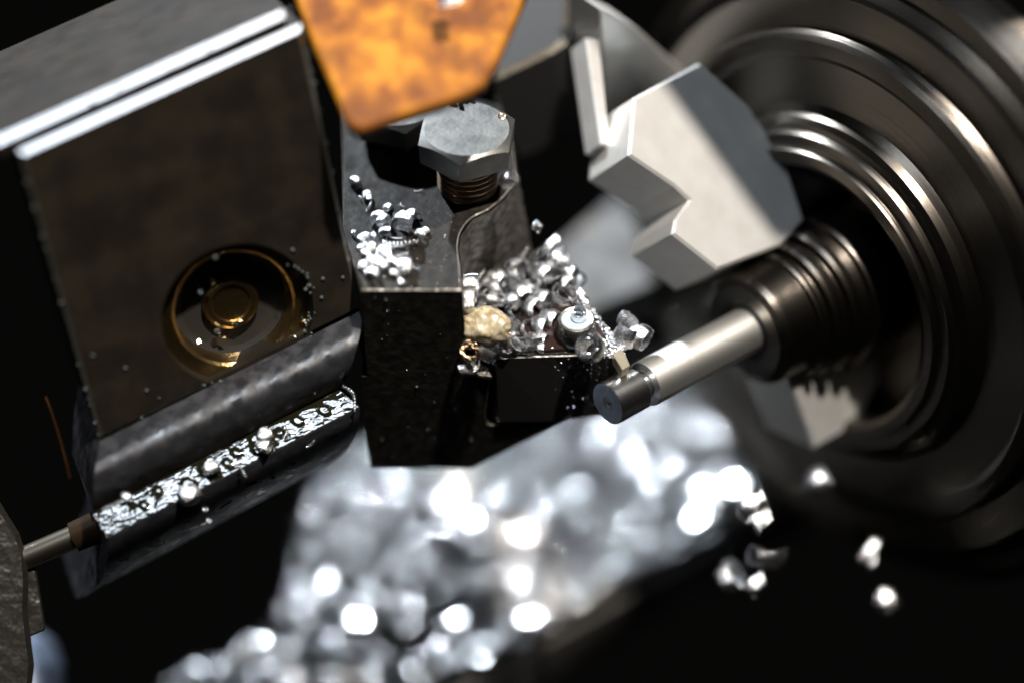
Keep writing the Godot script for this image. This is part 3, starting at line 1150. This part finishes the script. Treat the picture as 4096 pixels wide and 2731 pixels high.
# ---------------------------------------------------------------- cutting tool in the slot
var tool_y := 0.0
func cutting_tool():
	tool_y = at(2213, 1425, 0.4205).y
	var P := Vector3(0, tool_y, 0)
	var base := on_level(2200, 1400, tool_y)
	var t := thing("cutting_tool", base, "black parting tool with a pointed tip reaching the groove of the pin", "cutting tool")
	var topl := px_poly([[1984, 1432], [2213, 1423], [2441, 1419], [2466, 1440], [2492, 1400], [2478, 1385], [2388, 1264], [2235, 1065], [2135, 1008], [1846, 1128], [1846, 1300]], P, Vector3.UP)
	var bot := px_poly([[1994, 1690], [2208, 1687], [2400, 1660], [2432, 1655], [2440, 1640], [2436, 1630], [2370, 1520], [2235, 1320], [2135, 1262], [1846, 1380], [1846, 1540]], Vector3(0, tool_y - 0.0200, 0), Vector3.UP)
	var s := Shape.new()
	var edge := Shape.new()
	loft(s, topl, bot, 0.25 * MM, edge)
	var bd := part(s, "shank", M.tool_black, t, base)
	part(edge, "worn_edge", M.worn_steel, bd, base)
	# seat plate under the clamp screw
	s = Shape.new()
	var pl := px_poly([[2050, 1330], [2150, 1400], [2330, 1384], [2425, 1345], [2378, 1262], [2290, 1180], [2120, 1215]], Vector3(0, tool_y + 0.0011, 0), Vector3.UP)
	prism(s, pl, Vector3(0, -0.0012, 0), 0.0003)
	part(s, "seat_plate", M.brown_plate, t, base)
	# carbide blade with the cutting tip
	s = Shape.new()
	pl = px_poly([[2452, 1420], [2470, 1446], [2490, 1481], [2522, 1462], [2502, 1414], [2482, 1392]], Vector3(0, tool_y + 0.0010, 0), Vector3.UP)
	var pb := px_poly([[2450, 1455], [2466, 1482], [2480, 1512], [2508, 1496], [2492, 1446], [2476, 1426]], Vector3(0, tool_y - 0.0022, 0), Vector3.UP)
	loft(s, pl, pb, 0.00015)
	part(s, "carbide_insert", M.carbide, t, base)
	# clamp screw, a barrel with a socket full of milky coolant
	var q := on_level(2304, 1345, tool_y + 0.0011)
	var ct := thing("clamp_screw", q, "stubby black screw on the cutting tool, its socket full of milky coolant", "screw")
	s = Shape.new()
	revolve(s, q, Vector3.UP, [[0, 4.1 * MM], [1.0 * MM, 4.35 * MM], [3.4 * MM, 4.4 * MM], [4.6 * MM, 4.25 * MM], [5.2 * MM, 4.0 * MM]], 72)
	part(s, "barrel", M.screw_black, ct, q)
	s = Shape.new()
	revolve(s, q, Vector3.UP, [[5.2 * MM, 4.0 * MM], [5.5 * MM, 3.7 * MM], [5.4 * MM, 3.45 * MM], [5.0 * MM, 3.35 * MM], [4.0 * MM, 3.3 * MM]], 72)
	part(s, "worn_rim", M.worn_steel, ct, q)
	s = Shape.new()
	revolve(s, q, Vector3.UP, [[5.25 * MM, 3.38 * MM], [5.08 * MM, 3.1 * MM], [5.02 * MM, 2.2 * MM], [5.05 * MM, 0.005 * MM]], 48)
	part(s, "coolant_pool", M.coolant, ct, q)
	chip("roll2", q + Vector3(0.0004, 0.0056, -0.0006), Vector3(0.1, 1, 0.2), 0.4, 1.0, "metal_chip", "single rolled chip standing in the milky socket of the clamp screw", "")
	# lump of pale cork wedged between holder and tool
	var a := at(1838, 1300, 0.4165)
	var b := at(2040, 1312, 0.4170)
	lump(a, b)
	# fine metal grit along the tool's working edge
	var grit := thing("metal_grit", base, "fine glittering metal grit spread along the cutting tool edge", "grit", "", "stuff")
	var spots := []
	var band := PackedVector2Array([Vector2(2330, 1180), Vector2(2390, 1255), Vector2(2495, 1385), Vector2(2515, 1455), Vector2(2455, 1432), Vector2(2400, 1425), Vector2(2390, 1330), Vector2(2350, 1240)])
	while spots.size() < 620:
		var x := rng.randf_range(2320, 2525)
		var y := rng.randf_range(1180, 1470)
		if Geometry2D.is_point_in_polygon(Vector2(x, y), band):
			spots.append(Transform3D(random_basis(rng.randf_range(0.18, 0.62)), on_level(x, y, tool_y + 0.0004)))
	for k in 150:
		var x := rng.randf_range(1990, 2440)
		spots.append(Transform3D(random_basis(rng.randf_range(0.07, 0.22)), on_level(x, rng.randf_range(1395, 1428), tool_y + 0.0002)))
	for k in 200:
		var f := rng.randf()
		var g := pow(rng.randf(), 1.7)
		var A: Vector3 = topl[1].lerp(topl[2], f)
		var B: Vector3 = bot[1].lerp(bot[2], f)
		if rng.randf() < f + 0.15:
			spots.append(Transform3D(random_basis(rng.randf_range(0.12, 0.36)), A.lerp(B, 0.02 + g * 0.8)))
	for k in 70:
		var ang := rng.randf_range(-2.6, 0.4)
		spots.append(Transform3D(random_basis(rng.randf_range(0.07, 0.22)), q + Vector3(cos(ang) * 4.4 * MM, rng.randf_range(0.3, 5.0) * MM, -sin(ang) * 4.4 * MM)))
	for k in 130:
		spots.append(Transform3D(random_basis(rng.randf_range(0.08, 0.25)), on_level(rng.randf_range(2120, 2400), rng.randf_range(1230, 1390), tool_y + 0.0012)))
	scatter(grit, "grit_grains", chip_mesh["shard0"], M.grit, spots)

func lump(a: Vector3, b: Vector3):
	var t := thing("cork_plug", (a + b) / 2, "cream coloured lump of cork wedged among the chips beside the holder", "cork")
	var d := (b - a).normalized()
	var u := d.cross(Vector3(0, 0.3, 1)).normalized()
	var w := d.cross(u).normalized()
	var nz := FastNoiseLite.new()
	nz.seed = 33
	nz.frequency = 0.8
	nz.fractal_octaves = 2
	var rows := []
	var R := 46
	var C := 56
	for i in R:
		var f := float(i) / (R - 1)
		var env := pow(sin(clampf(f * 0.98 + 0.01, 0, 1) * PI), 0.28)
		var r := lerpf(3.2, 4.1, smoothstep(0.0, 0.55, f)) * MM * env
		var row := []
		for j in C:
			var th := TAU * j / (C - 1)
			var q := Vector3(f * 4.0, cos(th) * 1.4, sin(th) * 1.4)
			var k := 1.0 + 0.30 * nz.get_noise_3dv(q * 0.45) + 0.025 * nz.get_noise_3dv(q * 3.0)
			row.append(a.lerp(b, f) + (u * cos(th) + w * sin(th)) * r * k + d * 0.0006 * nz.get_noise_3dv(q * 2.0))
		rows.append(row)
	var s := Shape.new()
	for i in R - 1:
		for j in C - 1:
			var ctr := a.lerp(b, float(i) / (R - 1))
			var g := []
			for k in [[i, j], [i + 1, j], [i + 1, j + 1], [i, j + 1]]:
				var du: Vector3 = rows[mini(k[0] + 1, R - 1)][k[1]] - rows[maxi(k[0] - 1, 0)][k[1]]
				var dv: Vector3 = rows[k[0]][(k[1] + 1) % (C - 1)] - rows[k[0]][(k[1] + C - 2) % (C - 1)]
				var n := du.cross(dv).normalized()
				if n.dot(rows[k[0]][k[1]] - ctr) < 0: n = -n
				g.append([rows[k[0]][k[1]], n])
			s.tri(g[0][0], g[1][0], g[2][0], g[0][1] + g[2][1], g[0][1], g[1][1], g[2][1])
			s.tri(g[0][0], g[2][0], g[3][0], g[0][1] + g[2][1], g[0][1], g[2][1], g[3][1])
	part(s, "cork_body", M.cork, t, t.position)

# ---------------------------------------------------------------- orange plate above the holder
func guard_plate():
	var o := at(1650, 430, 0.383)
	var n := cam(0.02, 0.42, 0.9)
	var t := thing("orange_plate", o, "blotchy orange painted metal plate hanging above the hex bolt", "plate")
	var s := Shape.new()
	var p := px_poly([[960, -640], [1185, 0], [1262, 195], [1330, 345], [1392, 492], [1440, 517], [1520, 492], [1605, 462], [1760, 412], [1880, 372], [1930, 338], [1992, 236], [2095, 0], [2200, -240], [2120, -640]], o, n)
	prism(s, p, -n * 0.004, 0.0006)
	part(s, "plate", M.orange_paint, t, o)
	chip("scoop2", at(1800, 6, 0.3845) , cam(1, 0.3, 0), 1.0, 1.5, "metal_chip", "pale chip lying on the orange plate", "")
	# dark block behind it
	o = at(2180, 120, 0.455)
	n = cam(-0.25, 0.55, 0.75)
	t = thing("steel_block", o, "dark grey steel block behind the orange plate with a pale lower edge", "steel block")
	s = Shape.new()
	var edge := Shape.new()
	p = px_poly([[1880, -120], [2275, -120], [2268, 160], [2200, 205], [1960, 318], [1860, 330]], o, n)
	prism(s, p, -n * 0.03, 0.0012, edge)
	var b := part(s, "block_body", M.block_grey, t, o)
	part(edge, "worn_edge", M.edge_dull, b, o)

# ---------------------------------------------------------------- lower left corner
func corner_things():
	# rod between the casting and the tool post
	var a := at(60, 2248, 0.424)
	var b := at(322, 2135, 0.424)
	var d := (b - a).normalized()
	var t := thing("feed_rod", a, "short round steel rod joining the rough casting to the tool post", "rod")
	var s := Shape.new()
	revolve(s, a, d, [[-0.006, 2.7 * MM], [14.9 * MM, 2.7 * MM], [15.2 * MM, 2.4 * MM], [15.2 * MM, 0.01 * MM]], 64)
	part(s, "rod", M.rod_steel, t, a)
	s = Shape.new()
	revolve(s, a, d, [[14.4 * MM, 3.4 * MM], [14.6 * MM, 3.9 * MM], [21.0 * MM, 4.2 * MM], [21.2 * MM, 2 * MM]], 6)
	part(s, "hex_collar", M.bronze_dark, t, a)
	# rough casting
	var o := at(60, 2400, 0.419)
	t = thing("rough_casting", o, "rough oily black casting with a narrow flange beside the rod", "casting")
	s = Shape.new()
	var n := cam(0.25, 0.15, 0.95)
	var p := px_poly([[-140, 1960], [0, 2008], [32, 2062], [75, 2130], [105, 2225], [112, 2330], [108, 2440], [122, 2560], [134, 2660], [120, 2790], [-140, 2850]], o, n)
	prism(s, p, -n * 0.02, 0.0012)
	part(s, "casting_body", M.oily_casting, t, o)
	s = Shape.new()
	p = px_poly([[60, 2210], [140, 2262], [152, 2330], [180, 2508], [176, 2522], [118, 2545], [60, 2545]], o - n * 0.0035, n)
	prism(s, p, -n * 0.012, 0.0004)
	part(s, "flange", M.oily_casting, t, o)
	# thin copper wire hanging behind the tool post
	t = thing("copper_wire", at(240, 1760, 0.43), "thin dull copper wire hanging beside the tool post", "wire")
	s = Shape.new()
	tube(s, smooth_line([at(180, 1585, 0.43), at(205, 1650, 0.43), at(240, 1760, 0.431), at(262, 1840, 0.432), at(278, 1910, 0.434)], 6), 0.25 * MM, 8)
	part(s, "wire", M.copper, t, t.position)
	# pale blue-grey lever end further down
	o = at(200, 2660, 0.50)
	t = thing("steel_lever", o, "rounded pale blue-grey steel lever end below the rough casting", "lever")
	s = Shape.new()
	var pts := smooth_line([at(90, 2900, 0.50), at(130, 2760, 0.50), at(150, 2640, 0.50), at(120, 2520, 0.505)], 6)
	var ax: Vector3 = (pts[0] - pts[-1]).normalized()
	revolve(s, pts[-1], ax, [[0, 0.01 * MM], [0.5 * MM, 3.0 * MM], [3.0 * MM, 6.4 * MM], [9.0 * MM, 9.0 * MM], [30.0 * MM, 10.5 * MM]], 48)
	part(s, "lever_body", M.lever_steel, t, o)

# ---------------------------------------------------------------- loose chips, one by one
func loose_chips():
	# heap on the cutting tool: [x, y, height over the tool in mm, kind, axis in the picture (degrees), tilt to the eye, size]
	var L := "KIND bright chip in the heap on the black cutting tool"
	var G := "chips heaped on the cutting tool"
	var heap := [
		[480, 590, 3.5, "roll0", 0, 0.1, 1.05], [540, 585, 3.0, "roll1", 10, 0.2, 1.0], [690, 600, 3.0, "roll2", 0, 0.1, 0.9], [1010, 590, 3.2, "roll3", -25, 0.3, 1.15], [920, 660, 2.6, "scoop2", -30, 0.3, 1.1],
		[1255, 545, 4.0, "ring3", 60, 0.9, 1.25], [1255, 545, 3.0, "ring1", 60, 0.9, 0.9], [1060, 230, 6.5, "ring4", 30, 0.7, 1.7], [1010, 300, 6.0, "roll3", -35, 0.2, 1.25], [1120, 190, 6.5, "roll1", 20, 0.6, 1.1],
		[760, 320, 5.5, "ring4", 70, 0.6, 1.6], [700, 350, 5.0, "roll2", 20, 0.3, 1.2], [500, 370, 4.5, "roll4", -30, 0.1, 1.1], [440, 400, 4.4, "roll0", 35, 0.2, 0.9], [1225, 140, 7.5, "ring2", 10, 0.2, 1.0],
		[1320, 310, 5.5, "roll1", -20, 0.4, 1.1], [1260, 330, 5.5, "scoop1", 30, 0.3, 1.1], [735, 430, 5.0, "ring1", 80, 0.8, 0.95], [790, 520, 4.0, "roll4", -60, 0.2, 1.0], [870, 420, 4.6, "scoop3", 70, 0.2, 1.2],
		[330, 390, 3.6, "coil2", 80, 0.0, 0.9], [330, 470, 3.2, "coil1", 60, 0.1, 0.8], [310, 530, 3.0, "coil3", 10, 0.1, 0.7], [560, 480, 4.0, "scoop4", 20, 0.5, 1.3], [330, 650, 2.6, "scoop1", -10, 0.3, 1.0],
		[760, 770, 2.2, "ring4", 45, 0.7, 1.3], [700, 890, 1.6, "roll1", 70, 0.2, 0.8], [1000, 870, 2.0, "roll3", -20, 0.25, 1.15], [1090, 800, 2.2, "roll2", -25, 0.2, 1.05], [870, 930, 1.6, "ring3", 20, 0.8, 1.0],
		[720, 1000, 1.2, "scoop0", 10, 0.2, 0.9], [680, 1110, 1.4, "roll3", 30, 0.4, 1.05], [590, 1150, 1.2, "ring2", 60, 0.5, 0.9], [840, 1090, 1.4, "scoop3", 70, 0.3, 1.1], [1000, 1030, 1.5, "roll1", -20, 0.2, 0.9],
		[930, 1030, 1.6, "scoop2", 80, 0.4, 1.0], [1000, 1130, 1.0, "roll0", -15, 0.1, 0.65], [440, 1190, 1.6, "scoop4", 60, 0.2, 1.35], [500, 1120, 1.6, "scoop2", 40, 0.2, 1.0], [350, 1160, 1.0, "roll1", 80, 0.6, 0.7],
		[780, 150, 6.0, "coil4", 60, 0.2, 0.9], [720, 190, 5.6, "coil0", 20, 0.2, 0.8], [850, 150, 6.0, "coil3", -20, 0.2, 0.7], [1440, 630, 2.4, "roll0", -10, 0.4, 0.8], [1530, 700, 1.8, "coil1", -40, 0.0, 0.6],
		[1400, 380, 4.0, "scoop3", 60, 0.3, 0.9], [610, 420, 3.4, "roll1", -50, 0.5, 0.9], [950, 250, 5.0, "scoop4", 40, 0.5, 1.2], [250, 330, 3.0, "ring0", 40, 0.5, 0.8], [1300, 420, 4.0, "scoop0", -40, 0.4, 1.0],
	]
	for h in heap:
		var x: float = 1800.0 + h[0] / 2.751
		var y: float = 980.0 + h[1] / 2.751
		var a := deg_to_rad(h[4])
		chip(h[3], on_level(x, y, tool_y + h[2] * MM), cam(cos(a), sin(a), h[5] + 0.25), rng.randf() * TAU, h[6] * 1.15, "metal_chip", L, G)
	# chips down in the dark slot beside the holder
	for h in [[200, 430, "roll2", 5, 0.1, 1.15], [205, 570, "roll1", 0, 0.1, 1.1], [200, 660, "roll3", 8, 0.1, 1.0], [210, 1050, "roll4", 80, 0.2, 1.0], [160, 1330, "scoop1", 10, 0.2, 1.0], [240, 1330, "scoop3", 30, 0.4, 0.9], [290, 1340, "coil1", 50, 0.0, 0.7], [370, 1350, "shard3", 10, 0.0, 1.6]]:
		var a := deg_to_rad(h[3])
		chip(h[2], at(1800.0 + h[0] / 2.751, 980.0 + h[1] / 2.751, 0.4175), cam(cos(a), sin(a), h[4]), rng.randf() * TAU, h[5], "metal_chip", "KIND chip in the narrow slot between holder wall and cutting tool", "chips in the slot")
	chip("roll4", at(1876, 1405, 0.416), cam(0.15, 0.25, 1), 0.3, 1.15, "metal_chip", "brownish spiral rolled chip standing end-on under the cork lump", "", M.chip_brown)
	# chips scattered on top of the black holder
	L = "KIND chip scattered on top of the black tool holder"
	G = "chips on the tool holder"
	var lying := [
		[215, 250, "roll0", -65, 0.75], [170, 280, "scoop0", -65, 0.6], [240, 380, "coil1", 60, 0.65], [540, 375, "scoop1", -20, 0.6], [470, 410, "roll1", 70, 0.6], [660, 380, "coil0", -60, 0.6], [660, 480, "roll0", 60, 0.5], [375, 570, "ring3", 60, 1.25], [385, 590, "roll1", 70, 0.7],
		[630, 690, "scoop4", -12, 1.75], [760, 520, "roll2", 60, 0.75], [860, 740, "scoop2", 70, 0.8], [940, 700, "roll0", 30, 0.6], [440, 750, "scoop3", 80, 0.85], [335, 790, "scoop1", -50, 0.9], [620, 845, "coil4", -5, 1.25], [180, 820, "roll4", -40, 0.9], [250, 910, "roll1", 50, 0.7],
		[130, 910, "roll0", 10, 0.6], [200, 1010, "ring1", 40, 0.8], [280, 1075, "roll2", -30, 0.8], [360, 1110, "roll3", 20, 0.8], [440, 1000, "roll4", -15, 1.15], [590, 1005, "coil2", -3, 0.9], [680, 1150, "roll3", -3, 1.15], [800, 1175, "coil0", -5, 0.5], [540, 1225, "roll0", 50, 0.6],
		[610, 1275, "coil1", -60, 0.7], [640, 1350, "roll1", -30, 0.5], [275, 1235, "ring2", 60, 1.0], [150, 1140, "roll0", 20, 0.7], [865, 485, "shard2", 0, 0.8], [530, 540, "coil3", 70, 0.5], [60, 100, "ring2", 30, 0.8], [70, 720, "scoop0", -30, 0.6], [420, 900, "coil2", -40, 0.6], [520, 1130, "scoop3", 60, 0.9], [440, 1150, "roll2", -60, 0.7], [330, 960, "coil3", 20, 0.7], [230, 1190, "coil1", -20, 0.7], [480, 1060, "ring4", 10, 0.8], [860, 190, "coil2", 5, 0.4],
	]
	for h in lying:
		var a := deg_to_rad(h[3])
		chip(h[2], on_level(1400.0 + h[0] / 3.136, 700.0 + h[1] / 3.136, top_y + 1.2 * MM * h[4]), Vector3(cos(a), 0.05, -sin(a) * 1.3), rng.randf() * TAU, h[4], "metal_chip", L, G)
	var speck := thing("metal_specks", on_level(1600, 950, top_y), "fine metal specks sprinkled over the black tool holder", "grit", "", "stuff")
	var spots := []
	for k in 190:
		spots.append(Transform3D(random_basis(rng.randf_range(0.06, 0.3)), on_level(rng.randf_range(1440, 1820), rng.randf_range(800, 1150), top_y + 0.00005)))
	for q in [[1667, 1545, 1.0], [1737, 1608, 0.7], [1713, 1717, 1.0], [1648, 1758, 1.1], [1738, 1750, 1.2], [1528, 1757, 0.8], [1885, 1757, 0.9], [1462, 1666, 0.9], [1500, 1190, 0.9], [1545, 1200, 0.9], [1480, 1230, 0.7], [1808, 1605, 0.5], [1700, 1615, 0.5], [1535, 1265, 0.5], [1955, 1580, 0.5]]:
		var p := on_plane(q[0], q[1], Vector3(0, 0, front_z + 0.0002), Vector3.BACK)
		spots.append(Transform3D(random_basis(0.55 * q[2]), p))
	for k in 40:
		spots.append(Transform3D(random_basis(rng.randf_range(0.06, 0.2)), on_plane(rng.randf_range(1460, 1840), rng.randf_range(1200, 1840), Vector3(0, 0, front_z + 0.0001), Vector3.BACK)))
	for k in 60:
		spots.append(Transform3D(random_basis(rng.randf_range(0.1, 0.4)), on_level(rng.randf_range(1760, 2030), rng.randf_range(420, 620), top_y + 16.1 * MM)))
	scatter(speck, "specks", chip_mesh["shard0"], M.grit, spots)
	# on the bolt
	chip("roll2", at(2030, 722, 0.413), cam(0.75, 0.6, 0.5), 0.5, 1.05, "metal_chip", "rolled chip caught between the hex bolt and the holder edge", "")
	for h in [[1880, 388, "ring1", 0.7], [1855, 398, "roll0", 0.6], [1815, 408, "scoop1", 0.8], [1838, 420, "ring0", 0.8]]:
		chip(h[2], on_level(h[0], h[1], top_y + 16.6 * MM), cam(1, 0.3, 0.2), rng.randf() * TAU, h[3], "metal_chip", "KIND wet chip lying on the head of the hex bolt under the orange plate", "chips on the bolt head")
	# on the oily ledge of the tool post
	for h in [[1058, 1738, "roll3", -62, 1.0], [1050, 1778, "roll2", -20, 0.95], [842, 1868, "roll3", -65, 0.95], [752, 1975, "roll4", -55, 1.25], [500, 1985, "roll0", -50, 0.7], [870, 1812, "coil0", 60, 0.5], [1135, 1720, "coil2", 80, 0.7], [1250, 1640, "coil1", 20, 0.6], [440, 2020, "coil3", 25, 0.7], [1400, 1590, "coil4", -55, 1.0], [965, 1880, "coil1", -50, 0.7], [1240, 1775, "coil0", 35, 0.6], [820, 2035, "ring0", 40, 0.4], [835, 2080, "ring1", 10, 0.35]]:
		var a := deg_to_rad(h[3])
		chip(h[2], at(h[0], h[1], 0.4068 + (h[0] - 430) * 0.0000094), cam(cos(a), sin(a), 0.25), rng.randf() * TAU, h[4], "metal_chip", "KIND oily chip stuck to the wet ledge of the tool post", "chips on the tool post ledge")
	# in the air
	L = "KIND bright chip flying in mid-air near the pin and chuck"
	G = "chips in mid-air"
	for h in [[2698, 1225, 0.44, "shard2", 20, 0.3, 1.5], [2520, 1290, 0.424, "scoop4", 60, 0.4, 1.1], [2500, 1345, 0.424, "roll2", 60, 0.3, 1.3], [2555, 1345, 0.424, "roll3", -30, 0.3, 1.15], [2362, 1392, 0.4145, "roll3", 150, 1.6, 1.35], [2165, 915, 0.43, "scoop1", 60, 0.3, 0.9], [2215, 975, 0.43, "scoop3", -50, 0.3, 1.0], [2345, 1170, 0.424, "scoop0", -50, 0.3, 1.0],
			[3265, 1928, 0.455, "roll2", 35, 0.2, 1.45], [3035, 2025, 0.432, "scoop3", -70, 0.2, 2.0], [3075, 2080, 0.432, "scoop0", -60, 0.3, 1.4], [3055, 2222, 0.445, "scoop4", 80, 0.2, 1.8], [2930, 2310, 0.445, "ring2", 30, 0.4, 1.65], [3045, 2335, 0.44, "scoop1", -70, 0.4, 1.3], [3485, 2205, 0.46, "ring3", -30, 0.3, 1.5], [3548, 2400, 0.46, "roll1", -60, 0.2, 1.4]]:
		var a := deg_to_rad(h[4])
		chip(h[3], at(h[0], h[1], h[2]), cam(cos(a), sin(a), h[5]), rng.randf() * TAU, h[6] * 1.3, "metal_chip", L, G)
